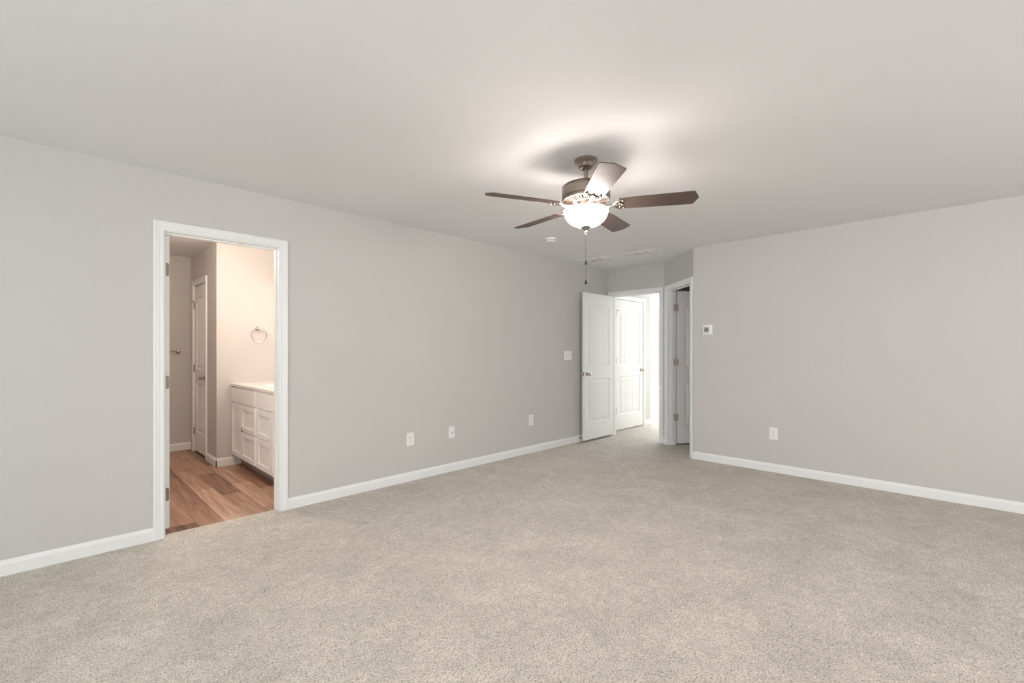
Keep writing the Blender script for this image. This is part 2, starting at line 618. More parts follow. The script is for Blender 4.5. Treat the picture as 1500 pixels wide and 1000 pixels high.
window(1, ((XB, 0, 0), PI / 2), W1[0])
window(2, ((XB, 0, 0), PI / 2), W1[1])
window(3, ((0, YN, 0), PI), W2[0])
window(6, ((0, YN, 0), PI), W2[1])
window(7, ((12.150, 0, 0), -PI / 2), (-7.0, -4.5, 0.20, 2.16), False)
window(4, ((12.150, 0, 0), -PI / 2), (-4.1, -3.0, 0.62, 2.16))  # unseen window added so light runs down the hall
window(5, ((0, 9.0, 0), 0), (8.4, 10.8, 0.62, 2.16))

# ------------------------------------------------------------------ moulded doors
def sd_box(x, z, x0, x1, z0, z1):
    """depth inside a rectangle (positive inside)."""
    return min(x - x0, x1 - x, z - z0, z1 - z)

def door_relief(W, H):
    mg = 0.105
    x0, x1 = mg, W - mg
    lo0, lo1 = 0.235, 0.830
    up0, sp, top = 1.005, H - 0.205, H - 0.130      # upper panel: spring line and crown of its arch
    c = (x1 - x0) / 2
    rise = top - sp
    Rr = (c * c + rise * rise) / (2 * rise)
    cx, cz = (x0 + x1) / 2, top - Rr
    nplank = 6
    fx0, fx1 = x0 + 0.045, x1 - 0.045
    grooves = [fx0 + (fx1 - fx0) * k / nplank for k in range(nplank + 1)]
    def f(x, z):
        d1 = sd_box(x, z, x0, x1, lo0, lo1)
        d2 = min(x - x0, x1 - x, z - up0)
        if z > sp - 0.05:
            d2 = min(d2, Rr - math.hypot(x - cx, z - cz))
        d = max(d1, d2)
        if d <= 0:
            return 0.0
        # ovolo down, flat, raised field
        if d < 0.010:
            return 0.0100 * math.sin(d / 0.010 * PI / 2)
        if d < 0.018:
            return 0.0100
        if d < 0.042:
            return 0.0100 - 0.0075 * (d - 0.018) / 0.024
        r = 0.0025
        g = min(abs(x - q) for q in grooves)
        if g < 0.005:
            r += 0.0050 * (1 - g / 0.005)
        return r
    xs = set()
    k = 0.0
    while k < W:
        xs.add(round(k, 5)); k += 0.012
    xs.add(W)
    for q in grooves:
        for e in (-0.005, 0, 0.005):
            xs.add(round(q + e, 5))
    for q in (x0, x0 + 0.005, x0 + 0.01, x0 + 0.018, x0 + 0.042):
        xs.add(round(q, 5)); xs.add(round(W - q, 5))
    zs = set()
    k = 0.0
    while k < H:
        zs.add(round(k, 5)); k += 0.02
    zs.add(H)
    for q in (lo0, up0):
        for e in (0, 0.005, 0.01, 0.018, 0.042):
            zs.add(round(q + e, 5))
    for e in (0, 0.005, 0.01, 0.018, 0.042):
        zs.add(round(lo1 - e, 5))
    k = sp - 0.06
    while k < top + 0.004:
        zs.add(round(k, 5)); k += 0.0035
    def thin(s):
        s = sorted(s); o = [s[0]]
        for v in s[1:]:
            if v - o[-1] > 0.0012:
                o.append(v)
        return o
    return f, thin(xs), thin(zs)

def door_leaf(name, W, H, T, frame_loc, rz, mat='door'):
    """Leaf: local x 0..W from the hinge edge, y 0..T thick (y=0 is the local front), z 0..H."""
    f, xs, zs = door_relief(W, H)
    m = MB()
    grids = []
    for s, y0 in ((1, 0.0), (-1, T)):
        g = [[m.bm.verts.new((x, y0 + s * f(x, z), z)) for x in xs] for z in zs]
        for j in range(len(zs) - 1):
            for i in range(len(xs) - 1):
                q = (g[j][i], g[j][i + 1], g[j + 1][i + 1], g[j + 1][i])
                m.bm.faces.new(q if s == 1 else q[::-1])
        grids.append(g)
    a, b = grids
    nz, nx = len(zs), len(xs)
    for j in range(nz - 1):
        m.bm.faces.new((a[j][0], a[j + 1][0], b[j + 1][0], b[j][0]))
        m.bm.faces.new((a[j][-1], b[j][-1], b[j + 1][-1], a[j + 1][-1]))
    for i in range(nx - 1):
        m.bm.faces.new((a[0][i], b[0][i], b[0][i + 1], a[0][i + 1]))
        m.bm.faces.new((a[-1][i], a[-1][i + 1], b[-1][i + 1], b[-1][i]))
    o = m.build(name, M[mat], smooth=True, loc=frame_loc, rotz=rz)
    return struct(o)

def knob_mesh(m, x, z, y, s):
    """Round knob on a rosette; s = -1 sticks out towards -y."""
    prof = [(0.001, 0.0), (0.031, 0.0), (0.032, 0.003), (0.029, 0.008), (0.016, 0.012), (0.0115, 0.016), (0.0105, 0.026),
            (0.013, 0.032), (0.022, 0.037), (0.0265, 0.044), (0.0268, 0.051), (0.023, 0.058), (0.014, 0.0625), (0.001, 0.064)]
    m.lathe([(r, s * h) for r, h in prof], 28, 'y', (x, y, z))
def knobs(parent, W, T, z, front=True, back=True):
    for s, y, on in ((-1, 0.0, front), (1, T, back)):
        if on:
            m = MB()
            knob_mesh(m, W - 0.062, z, y, s)
            o = m.build('door_knob', M['nickel'], parent, smooth=True)
    return parent

def hinge(parent, x, y, z, leaf_box, jamb_box, h=0.089, mat='hinge'):
    """Butt hinge: knuckle at (x, y), two leaf plates given as boxes (x0,x1,y0,y1)."""
    m = MB()
    for k in range(3):
        m.lathe([(0.001, z - h / 2 + k * h / 3 + 0.0006), (0.0065, z - h / 2 + k * h / 3 + 0.0006),
                 (0.0065, z - h / 2 + (k + 1) * h / 3 - 0.0006), (0.001, z - h / 2 + (k + 1) * h / 3 - 0.0006)], 12, o=(x, y, 0))
    for bx in (leaf_box, jamb_box):
        if bx:
            m.box(bx[0], bx[1], bx[2], bx[3], z - h / 2, z + h / 2)
    return m.build('hinge', M[mat], parent, smooth=True)

# entry door, opened back against the long wall. hinge at (5.858, 3.70)
DW = 0.728
E0 = Vector((5.852, 3.703)); E1 = Vector((5.126, 3.697))
e_rz = math.atan2(E1.y - E0.y, E1.x - E0.x)       # local +x towards the free edge, local +y points to -Y world
# local y axis = rotate x by +90: for x=(-1,0) y=(0,-1): so the leaf is built with its visible face at y=0 by shifting
d1 = door_leaf('door_1', DW, 2.020, 0.035, (E0.x, E0.y + 0.035, 0.028), e_rz)
knobs(d1, DW, 0.035, 0.905)
MB().box(DW - 0.0005, DW + 0.0012, 0.006, 0.029, 0.878, 0.935).build('latch_plate', M['nickel'], d1)
for z in (0.235, 1.010, 1.790):
    hinge(d1, -0.008, -0.004, z, (-0.0016, 0.0002, 0.0, 0.033), None)

# hall door, closed in the hall wall
d2 = door_leaf('door_2', HO[1] - HO[0] - 0.006, 2.022, 0.035, (HO[0] + 0.003, YH + 0.004, 0.022), 0)
knobs(d2, HO[1] - HO[0] - 0.006, 0.035, 0.915, back=False)
for k, z in enumerate((0.30, 1.075, 1.800)):
    hi = hinge(d2, -0.001, -0.006, z, None, None)
m = MB()
m.tube([(-0.001, -0.006, 1.848), (0.02, -0.026, 1.850), (0.042, -0.026, 1.850)], 0.0035, 8)
m.lathe([(0.001, 0), (0.007, 0), (0.007, 0.008), (0.001, 0.008)], 12, 'y', (0.042, -0.026, 1.850))
m.build('hinge_pin_stop', M['hinge'], d2, smooth=True)

# bathroom door, opened into the bathroom: its hinge edge shows at the left jamb
d3 = door_leaf('door_3', 0.708, 2.022, 0.035, (0.591, YL + TW + 0.006, 0.022), PI / 2)
knobs(d3, 0.708, 0.035, 0.915)
for z in (0.235, 1.010, 1.790):
    m = MB()
    # leaf plate let into the edge, rounded at one side
    pts = [(0.030 * 0, 0), (0.026, 0), (0.0305, 0.004), (0.033, 0.012), (0.033, 0.077), (0.0305, 0.085), (0.026, 0.089), (0, 0.089)]
    a = [m.bm.verts.new((-0.0012, 0.035 - y, z - 0.0445 + q)) for y, q in pts]
    b = [m.bm.verts.new((0.0004, 0.035 - y, z - 0.0445 + q)) for y, q in pts]
    m.bm.faces.new(a); m.bm.faces.new(b[::-1])
    for i in range(len(pts)):
        j = (i + 1) % len(pts)
        m.bm.faces.new((a[i], b[i], b[j], a[j]))
    for q, yy in ((0.016, 0.020), (0.045, 0.012), (0.073, 0.020)):
        m.lathe([(0.001, -0.0022), (0.0045, -0.0022), (0.0045, -0.001), (0.001, -0.001)], 10, 'x', (0, 0.035 - yy, z - 0.0445 + q))
    m.lathe([(0.001, z - 0.044), (0.006, z - 0.044), (0.006, z + 0.044), (0.001, z + 0.044)], 12, o=(-0.004, 0.040, 0))
    m.build('hinge', M['hinge'], d3)

# closet door in the angled wall, opened a quarter turn into the closet
P0 = A + U * (CO[0] + 0.004) + NA * (TW + 0.016)
rz4 = math.atan2(NA.y, NA.x)
d4 = door_leaf('door_4', 0.668, 2.020, 0.035, (P0.x + U.x * 0.0, P0.y + U.y * 0.0, 0.022), rz4)
knobs(d4, 0.668, 0.035, 0.915)
for z in (0.345, 1.075, 1.800):
    hinge(d4, -0.007, -0.003, z, (-0.002, 0.016, -0.0015, 0.0004), (-0.050, -0.010, -0.0040, -0.0022), mat='hinge_light')

# bathroom closet door, closed
d5 = door_leaf('door_5', SO[1] - SO[0] - 0.006, 2.015, 0.035, (XS + 0.004, -SO[0] - 0.003, 0.022), -PI / 2)
knobs(d5, SO[1] - SO[0] - 0.006, 0.035, 0.912, back=False)
for k, z in enumerate((0.235, 1.010, 1.790)):
    hinge(d5, -0.001, -0.006, z, None, (-0.006, 0.004, -0.004, -0.001))
m = MB()
m.tube([(-0.001, -0.006, 1.838), (-0.018, -0.026, 1.842), (-0.045, -0.026, 1.842)], 0.004, 8)
m.tube([(-0.001, -0.006, 1.838), (0.012, -0.028, 1.842), (0.03, -0.028, 1.842)], 0.004, 8)
m.build('hinge_pin_stop', M['hinge'], d5, smooth=True)

# strike plate of the bathroom doorway
st = MB().box(BO[1] - 0.0012, BO[1] + 0.0005, YL + 0.083, YL + 0.108, 0.90, 0.96).build('strike_plate', M['nickel'])
tag(st, 'small satin metal strike plate on the right jamb of the bathroom doorway', 'strike plate')

# ------------------------------------------------------------------ ceiling fan
FX, FY = 2.3653, 1.6950
fan = thing('ceiling_fan', 'pewter ceiling fan with five walnut blades and a lit white glass bowl', 'ceiling fan', (FX, FY, HC))
Z = lambda z: z - HC
m = MB()
m.lathe([(0.001, Z(HC)), (0.069, Z(HC)), (0.0715, Z(2.438)), (0.0715, Z(2.430)), (0.067, Z(2.424)), (0.059, Z(2.418)),
         (0.052, Z(2.408)), (0.048, Z(2.398)), (0.042, Z(2.390)), (0.034, Z(2.387)), (0.030, Z(2.390)), (0.020, Z(2.392)), (0.001, Z(2.392))], 48)
m.build('canopy', M['bronze'], fan, smooth=True)
MB().lathe([(0.001, Z(2.395)), (0.0125, Z(2.395)), (0.0125, Z(2.275)), (0.001, Z(2.275))], 20).build('downrod', M['bronze'], fan, smooth=True)
m = MB()
m.lathe([(0.001, Z(2.288)), (0.030, Z(2.288)), (0.110, Z(2.284)), (0.136, Z(2.280)), (0.146, Z(2.272)), (0.149, Z(2.266)), (0.1465, Z(2.262)),
         (0.149, Z(2.258)), (0.150, Z(2.215)), (0.150, Z(2.208)), (0.147, Z(2.204)), (0.150, Z(2.200)), (0.147, Z(2.194)), (0.140, Z(2.190)),
         (0.132, Z(2.193)), (0.131, Z(2.199)), (0.001, Z(2.203))], 64)
m.build('motor_housing', M['bronze'], fan, smooth=True)
# vented underside: radial ribs over a dark recess
MB().lathe([(0.001, Z(2.1945)), (0.1315, Z(2.1945)), (0.1315, Z(2.1975)), (0.001, Z(2.1975))], 48).build('vent_recess', M['dark'], fan)
m = MB()
nr = 36
for k in range(nr):
    a = 2 * PI * k / nr
    ca, sa = math.cos(a), math.sin(a)
    def P(r, t, z):
        return (r * ca - t * sa, r * sa + t * ca, Z(z))
    q = [P(0.078, -0.003, 2.176), P(0.135, -0.0058, 2.187), P(0.135, 0.0058, 2.187), P(0.078, 0.003, 2.176)]
    q2 = [P(0.078, -0.003, 2.184), P(0.135, -0.0058, 2.193), P(0.135, 0.0058, 2.193), P(0.078, 0.003, 2.184)]
    A1 = [m.bm.verts.new(p) for p in q]; B1 = [m.bm.verts.new(p) for p in q2]
    m.bm.faces.new(A1); m.bm.faces.new(B1[::-1])
    for i in range(4):
        j = (i + 1) % 4
        m.bm.faces.new((A1[i], B1[i], B1[j], A1[j]))
m.lathe([(0.132, Z(2.194)), (0.146, Z(2.194)), (0.143, Z(2.186)), (0.132, Z(2.184))], 64, close=False)
m.lathe([(0.060, Z(2.190)), (0.082, Z(2.188)), (0.082, Z(2.176)), (0.074, Z(2.172)), (0.060, Z(2.172)), (0.001, Z(2.172))], 48, close=False)
m.build('vent_grille', M['bronze'], fan, smooth=True)
# switch housing and fitter
m = MB()
m.lathe([(0.001, Z(2.176)), (0.052, Z(2.176)), (0.056, Z(2.170)), (0.058, Z(2.158)), (0.058, Z(2.142)), (0.052, Z(2.136)), (0.040, Z(2.132)), (0.001, Z(2.132))], 40)
for k in range(3):
    a = 2 * PI * k / 3 + 0.5
    m.ball((0.061 * math.cos(a), 0.061 * math.sin(a), Z(2.150)), 0.007)
m.build('switch_housing', M['bronze'], fan, smooth=True)
MB().lathe([(0.001, Z(2.14)), (0.007, Z(2.14)), (0.007, Z(2.015)), (0.001, Z(2.015))], 12).build('centre_rod', M['bronze'], fan, smooth=True)
# three lamp holders with bulbs
for k in range(3):
    a = 2 * PI * k / 3 + 1.1
    ca, sa = math.cos(a), math.sin(a)
    m = MB()
    m.tube([(0.03 * ca, 0.03 * sa, Z(2.136)), (0.075 * ca, 0.075 * sa, Z(2.128))], 0.011, 12)
    hld = m.build('lamp_holder', M['bronze'], fan, smooth=True)
    l = bpy.data.lights.new('bulb_light', 'POINT')
    l.energy = 5.8
    l.color = (1.0, 0.86, 0.79)
    l.shadow_soft_size = 0.022
    lo = bpy.data.objects.new('bulb_light', l)
    C.objects.link(lo)
    lo.location = (FX + 0.098 * ca, FY + 0.098 * sa, 2.118)
# glass bowl, open at the top
R0 = 0.137
outer = [(R0, 2.126), (R0 - 0.001, 2.118), (0.1335, 2.102), (0.126, 2.083), (0.113, 2.064), (0.094, 2.047), (0.070, 2.034), (0.042, 2.026), (0.012, 2.023)]
m = MB()
m.lathe([(r, Z(z)) for r, z in outer] + [(max(r - 0.004, 0.011), Z(z + 0.004)) for r, z in outer[::-1]], 64, close=False)
bowl = m.build('glass_bowl', M['bowl'], fan, smooth=True)
bowl.data.materials.append(M['frost'])
for p in bowl.data.polygons:                 # the inner face is plain frosted glass
    if p.index >= 64 * (len(outer) - 1):
        p.material_index = 1
m = MB()
m.lathe([(0.001, Z(2.030)), (0.026, Z(2.027)), (0.033, Z(2.023)), (0.031, Z(2.019)), (0.020, Z(2.010)), (0.012, Z(2.003)), (0.007, Z(1.998)),
         (0.0075, Z(1.994)), (0.010, Z(1.991)), (0.010, Z(1.986)), (0.006, Z(1.982)), (0.007, Z(1.977)), (0.004, Z(1.973)), (0.001, Z(1.972))], 32)
m.build('finial', M['bronze'], fan, smooth=True)
# pull chains
def pull(dx, dy, zend, lab):
    m = MB()
    z = 1.978
    m.tube([(dx, dy, Z(1.985)), (dx, dy, Z(zend + 0.026))], 0.0013, 6)
    while z > zend + 0.028:
        m.ball((dx, dy, Z(z)), 0.0017, 6)
        z -= 0.0045
    m.ball((dx, dy, Z(zend + 0.085)), 0.003, 8)
    ch = m.build('pull_chain', M['chain'], fan, smooth=True)
    f = MB()
    f.lathe([(0.001, Z(zend + 0.028)), (0.003, Z(zend + 0.026)), (0.0045, Z(zend + 0.018)), (0.0085, Z(zend + 0.006)), (0.0085, Z(zend + 0.003)),
             (0.006, Z(zend)), (0.001, Z(zend - 0.001))], 16)
    f.build('chain_fob', M['dark'], ch, smooth=True)
pull(0.0025, 0.002, 1.788, 0)
pull(-0.0035, -0.002, 1.666, 1)
# blades
BZ = 2.153
pitch = math.radians(12.5)
def blade(phi):
    Rm = Matrix.Rotation(phi, 4, 'Z') @ Matrix.Translation((0, 0, BZ - HC)) @ Matrix.Rotation(-pitch, 4, 'X')
    out = [(0.198, -0.050), (0.206, -0.056), (0.300, -0.062), (0.624, -0.0705), (0.633, -0.068), (0.644, -0.040), (0.660, 0.0),
           (0.644, 0.040), (0.633, 0.068), (0.624, 0.0705), (0.300, 0.062), (0.206, 0.056), (0.198, 0.050), (0.192, 0.0)]
    m = MB()
    m.prism(out, -0.003, 0.003)
    b = m.build('blade', M['blade'], fan, bevel=0.001)
    b.matrix_local = Rm
    # blade iron: curved arm from the hub, splitting into a scrolled shoe under the blade
    m = MB()
    m.tube([(0.062, 0, 0.004), (0.085, 0, -0.004), (0.112, 0, -0.010), (0.140, 0, -0.012), (0.168, 0, -0.010), (0.182, 0, -0.0075)],
           [0.011, 0.010, 0.0085, 0.0085, 0.010, 0.009], 12)
    for s in (-1, 1):
        pts = []
        for k in range(13):
            t = k / 12
            pts.append((0.168 + 0.062 * t, s * (0.006 + 0.040 * math.sin(min(1, t * 1.35) * PI / 2)), -0.0075))
        m.tube(pts, [0.0075 - 0.0035 * k / 12 for k in range(13)], 10)
        sc_ = []
        for k in range(16):
            a = k / 15 * 1.5 * PI
            rr = 0.014 * (1 - 0.45 * k / 15)
            sc_.append((0.200 + rr * math.cos(a + PI * 0.9), s * (0.020 + rr * math.sin(a + PI * 0.9)), -0.0075))
        m.tube(sc_, 0.0042, 8)
        m.lathe([(0.001, -0.0135), (0.005, -0.0130), (0.007, -0.010), (0.007, -0.004), (0.001, -0.004)], 14, o=(0.228, s * 0.040, 0))
    m.tube([(0.180, 0, -0.0075), (0.205, 0, -0.0085), (0.228, 0, -0.0075)], [0.009, 0.007, 0.004], 10)
    m.lathe([(0.001, -0.0145), (0.005, -0.0140), (0.008, -0.010), (0.008, -0.004), (0.001, -0.004)], 14, o=(0.222, 0, 0))
    # thin web plate under the blade root
    m.prism([(0.172, -0.012), (0.188, -0.036), (0.212, -0.046), (0.206, -0.026), (0.218, -0.012), (0.212, 0.0), (0.218, 0.012),
             (0.206, 0.026), (0.212, 0.046), (0.188, 0.036), (0.172, 0.012)], -0.0065, -0.0032)
    i_ = m.build('blade_iron', M['bronze'], fan, smooth=True)
    i_.matrix_local = Rm
for k in range(5):
    blade(math.radians(-15.3 + 72 * k) + (TH - PI / 2))

# ------------------------------------------------------------------ ceiling fittings
sd = thing('smoke_detector', 'round white smoke detector on the ceiling beyond the fan', 'smoke detector', (3.765, 3.150, HC))
m = MB()
m.lathe([(0.001, 0), (0.062, 0), (0.062, -0.006), (0.060, -0.009), (0.001, -0.009)], 40)
m.build('mounting_base', M['plastic'], sd, smooth=True)
m = MB()
m.lathe([(0.001, -0.008), (0.056, -0.008), (0.057, -0.016), (0.055, -0.028), (0.050, -0.034), (0.044, -0.036), (0.040, -0.0345), (0.036, -0.037), (0.001, -0.038)], 40)
m.build('cover', M['plastic'], sd, smooth=True)
m = MB()
for k in range(10):
    a = 2 * PI * k / 10
    ca, sa = math.cos(a), math.sin(a)
    c = Vector((0.0565 * ca, 0.0565 * sa, -0.020))
    t = Vector((-sa, ca, 0)) * 0.012
    n = Vector((ca, sa, 0)) * 0.0012
    u = Vector((0, 0, 0.0028))
    vs = [m.bm.verts.new(c + i * t + j * n + kk * u) for kk in (-1, 1) for j in (-1, 1) for i in (-1, 1)]
    for f in ((0, 2, 3, 1), (4, 5, 7, 6), (0, 1, 5, 4), (2, 6, 7, 3), (0, 4, 6, 2), (1, 3, 7, 5)):
        m.bm.faces.new([vs[i] for i in f])
m.build('sensor_slots', M['slot'], sd)

def ceiling_vent(x, y, label):
    v = thing('ceiling_vent', label, 'ceiling vent', (x, y, HC), 0, 'supply vents in the ceiling')
    LX, LY = 0.190, 0.425
    m = MB()
    fx, fy = LX / 2, LY / 2
    fr = 0.024
    for x0, x1, y0, y1 in ((-fx, fx, -fy, -fy + fr), (-fx, fx, fy - fr, fy), (-fx, -fx + fr, -fy + fr, fy - fr), (fx - fr, fx, -fy + fr, fy - fr)):
        m.box(x0, x1, y0, y1, -0.011, 0)
    m.build('frame', M['vent'], v, bevel=0.003)
    MB().box(-fx + fr, fx - fr, -fy + fr, fy - fr, -0.0010, 0).build('backing', M['toe'], v)
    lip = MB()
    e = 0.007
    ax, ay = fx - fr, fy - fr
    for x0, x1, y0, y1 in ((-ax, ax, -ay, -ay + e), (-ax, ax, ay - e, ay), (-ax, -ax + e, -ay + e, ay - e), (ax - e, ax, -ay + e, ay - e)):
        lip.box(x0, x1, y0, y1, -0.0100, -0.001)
    lip.build('gap_shadow_rim', M['groove'], v)  # raised strip coloured like the shadowed gap inside the frame
    n = 8
    pt = (LX - 2 * fr) / n
    for k in range(n):
        x0 = -fx + fr + pt * k
        s = MB()
        a_ = [(x0 + 0.0015, -0.0045), (x0 + 0.0015, -0.0055), (x0 + pt * 0.92, -0.0085), (x0 + pt * 0.92, -0.0075)]
        va = [s.bm.verts.new((p[0], -fy + fr + 0.002, p[1])) for p in a_]
        vb = [s.bm.verts.new((p[0], fy - fr - 0.002, p[1])) for p in a_]
        s.bm.faces.new(va); s.bm.faces.new(vb[::-1])
        for i in range(4):
            j = (i + 1) % 4
            s.bm.faces.new((va[i], vb[i], vb[j], va[j]))
        s.build('slat', M['vent'], v)
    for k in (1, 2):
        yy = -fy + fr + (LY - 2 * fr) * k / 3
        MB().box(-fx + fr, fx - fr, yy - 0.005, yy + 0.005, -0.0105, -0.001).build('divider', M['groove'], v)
ceiling_vent(5.030, 3.425, 'flat white ceiling vent nearer the left wall')
ceiling_vent(5.050, 2.808, 'flat white ceiling vent nearer the closet wall')

# ------------------------------------------------------------------ wall plates
def plate(m, w, h, t=0.006):
    """Bevelled cover plate centred on the origin, on the wall plane y = 0, facing -y."""
    a = [m.bm.verts.new((sx * w / 2, 0, sz * h / 2)) for sx, sz in ((-1, -1), (1, -1), (1, 1), (-1, 1))]
    b = [m.bm.verts.new((sx * w / 2, -t * 0.4, sz * h / 2)) for sx, sz in ((-1, -1), (1, -1), (1, 1), (-1, 1))]
    e = 0.006
    c = [m.bm.verts.new((sx * (w / 2 - e), -t, sz * (h / 2 - e))) for sx, sz in ((-1, -1), (1, -1), (1, 1), (-1, 1))]
    m.bm.faces.new(a[::-1]); m.bm.faces.new(c)
    for p, q in ((a, b), (b, c)):
        for i in range(4):
            j = (i + 1) % 4
            m.bm.faces.new((p[i], p[j], q[j], q[i]))

def outlet(x, y, z, rz, label):
    o = thing('wall_outlet', label, 'wall outlet', (x, y, z), rz)
    m = MB(); plate(m, 0.080, 0.127)
    m.build('cover_plate', M['plastic'], o)
    for s in (-1, 1):
        f = MB()
        pts = []
        for k in range(20):
            a = 2 * PI * k / 20
            pts.append((0.0165 * math.cos(a), max(-0.0125, min(0.0125, 0.0165 * math.sin(a)))))
        va = [f.bm.verts.new((p[0], -0.0058, s * 0.0195 + p[1])) for p in pts]
        vb = [f.bm.verts.new((p[0], -0.0078, s * 0.0195 + p[1])) for p in pts]
        f.bm.faces.new(va[::-1]); f.bm.faces.new(vb)
        for i in range(20):
            j = (i + 1) % 20
            f.bm.faces.new((va[i], va[j], vb[j], vb[i]))
        soc = f.build('socket_face', M['plastic'], o)
        g = MB()
        zc = s * 0.0195
        g.box(-0.0076, -0.0052, -0.0082, -0.0078, zc - 0.001, zc + 0.0085)
        g.box(0.0052, 0.0076, -0.0082, -0.0078, zc - 0.0005, zc + 0.0080)
        g.lathe([(0.0001, -0.0078), (0.0030, -0.0078), (0.0030, -0.0082), (0.0001, -0.0082)], 10, 'y', (0, 0, zc - 0.0065))
        g.build('socket_slots', M['slot'], soc)
    s = MB()
    s.lathe([(0.0001, -0.006), (0.003, -0.006), (0.003, -0.0072), (0.0001, -0.0072)], 10, 'y')
    s.build('screw', M['nickel'], o)
    return o
outlet(2.452, YL, 0.400, 0, 'white duplex outlet on the left wall, nearest the bathroom doorway')
outlet(4.176, YL, 0.399, 0, 'white duplex outlet on the left wall, nearest the open entry door')
outlet(XR, 1.424, 0.394, -PI / 2, 'white duplex outlet low on the right wall')

o = thing('wall_jack', 'white cable jack plate with a dark centre port between two outlets', 'wall plate', (2.951, YL, 0.403))
m = MB(); plate(m, 0.074, 0.122)
m.build('cover_plate', M['plastic'], o)
m = MB(); m.lathe([(0.0001, -0.006), (0.0052, -0.006), (0.0048, -0.014), (0.0001, -0.014)], 12, 'y', (0.003, 0, -0.004))
m.build('cable_port', M['slot'], o, smooth=True)
for s in (-1, 1):
    m = MB(); m.lathe([(0.0001, -0.006), (0.003, -0.006), (0.003, -0.0068), (0.0001, -0.0068)], 10, 'y', (0, 0, s * 0.048))
    m.build('screw', M['nickel'], o)

o = thing('light_switch', 'white three-toggle light switch plate beside the open entry door', 'light switch', (4.908, YL, 1.187))
m = MB(); plate(m, 0.166, 0.120)
m.build('cover_plate', M['plastic'], o)
for k in (-1, 0, 1):
    m = MB()
    m.box(k * 0.046 - 0.0055, k * 0.046 + 0.0055, -0.0070, -0.0055, -0.0125, 0.0125)
    t = 1 if k < 1 else -1
    x0, x1 = k * 0.046 - 0.004, k * 0.046 + 0.004
    v0 = [m.bm.verts.new(p) for p in ((x0, -0.006, -0.007), (x1, -0.006, -0.007), (x1, -0.006, 0.007), (x0, -0.006, 0.007))]
    v1 = [m.bm.verts.new(p) for p in ((x0, -0.018, t * 0.009 - 0.004), (x1, -0.018, t * 0.009 - 0.004), (x1, -0.018, t * 0.009 + 0.004), (x0, -0.018, t * 0.009 + 0.004))]
    m.bm.faces.new(v0[::-1]); m.bm.faces.new(v1)
    for i in range(4):
        j = (i + 1) % 4
        m.bm.faces.new((v0[i], v0[j], v1[j], v1[i]))
    m.build('toggle', M['plastic'], o)

o = thing('thermostat', 'small square white thermostat with grey-green screen on the right wall', 'thermostat', (XR, 2.098, 1.488), -PI / 2)
MB().box(-0.055, 0.055, -0.006, 0, -0.056, 0.056).build('wall_plate', M['plastic'], o, bevel=0.004)
MB().box(-0.046, 0.046, -0.026, -0.005, -0.048, 0.048).build('body', M['plastic'], o, bevel=0.005)
MB().box(-0.033, 0.024, -0.0275, -0.0255, -0.030, 0.028).build('screen', M['screen'], o, bevel=0.001)
m = MB()
m.box(-0.016, -0.003, -0.0282, -0.0275, -0.008, 0.010)
m.box(0.000, 0.013, -0.0282, -0.0275, -0.008, 0.010)
m.build('screen_digits', M['slot'], o)

# door stop on the baseboard behind the entry door
o = thing('door_stop', 'short dark metal door stop on the baseboard behind the open entry door', 'door stop', (5.165, YL - 0.013, 0.052))
m = MB(); m.lathe([(0.001, 0), (0.012, 0), (0.012, -0.004), (0.006, -0.008), (0.005, -0.034), (0.001, -0.034)], 16, 'y')
m.build('stem', M['hinge'], o, smooth=True)
m = MB(); m.lathe([(0.001, -0.032), (0.009, -0.032), (0.010, -0.036), (0.009, -0.046), (0.001, -0.047)], 16, 'y')
m.build('rubber_tip', M['dark'], o, smooth=True)

# ------------------------------------------------------------------ bathroom
# towel ring on the bright wall
o = thing('towel_ring', 'round brushed-metal towel ring on the bathroom wall above the vanity', 'towel ring', (1.685, YPK, 1.500))
m = MB(); m.lathe([(0.001, 0), (0.025, 0), (0.026, -0.004), (0.020, -0.010), (0.011, -0.014), (0.010, -0.045), (0.014, -0.048), (0.014, -0.056), (0.001, -0.058)], 28, 'y')
m.build('mount', M['nickel'], o, smooth=True)
m = MB()
m.tube([(0.079 * math.sin(a), -0.050 + 0.0 * a, -0.073 + 0.079 * math.cos(a)) for a in [2 * PI * k / 48 for k in range(48)]], 0.0042, 10, closed=True)
m.build('ring', M['nickel'], o, smooth=True)
# towel bar on the back wall
o = thing('towel_bar', 'horizontal brushed-metal towel bar on the dim back wall of the bathroom', 'towel bar', (1.145, YBK, 1.247))
for xx in (0, -0.61):
    m = MB(); m.lathe([(0.001, 0), (0.025, 0), (0.027, -0.004), (0.022, -0.010), (0.012, -0.014), (0.011, -0.050), (0.014, -0.056), (0.014, -0.072), (0.001, -0.075)], 28, 'y', (xx, 0, 0))
    m.build('bar_post', M['nickel'], o, smooth=True)
m = MB(); m.tube([(-0.61, -0.064, 0), (0, -0.064, 0)], 0.008, 12)
m.build('bar', M['nickel'], o, smooth=True)

# vanity
XV = 1.432
VY0, VY1 = 4.020, YPK
van = thing('vanity_cabinet', 'white bathroom vanity cabinet with recessed-panel doors and drawers', 'cabinet', (XV, VY1, 0), -PI / 2)
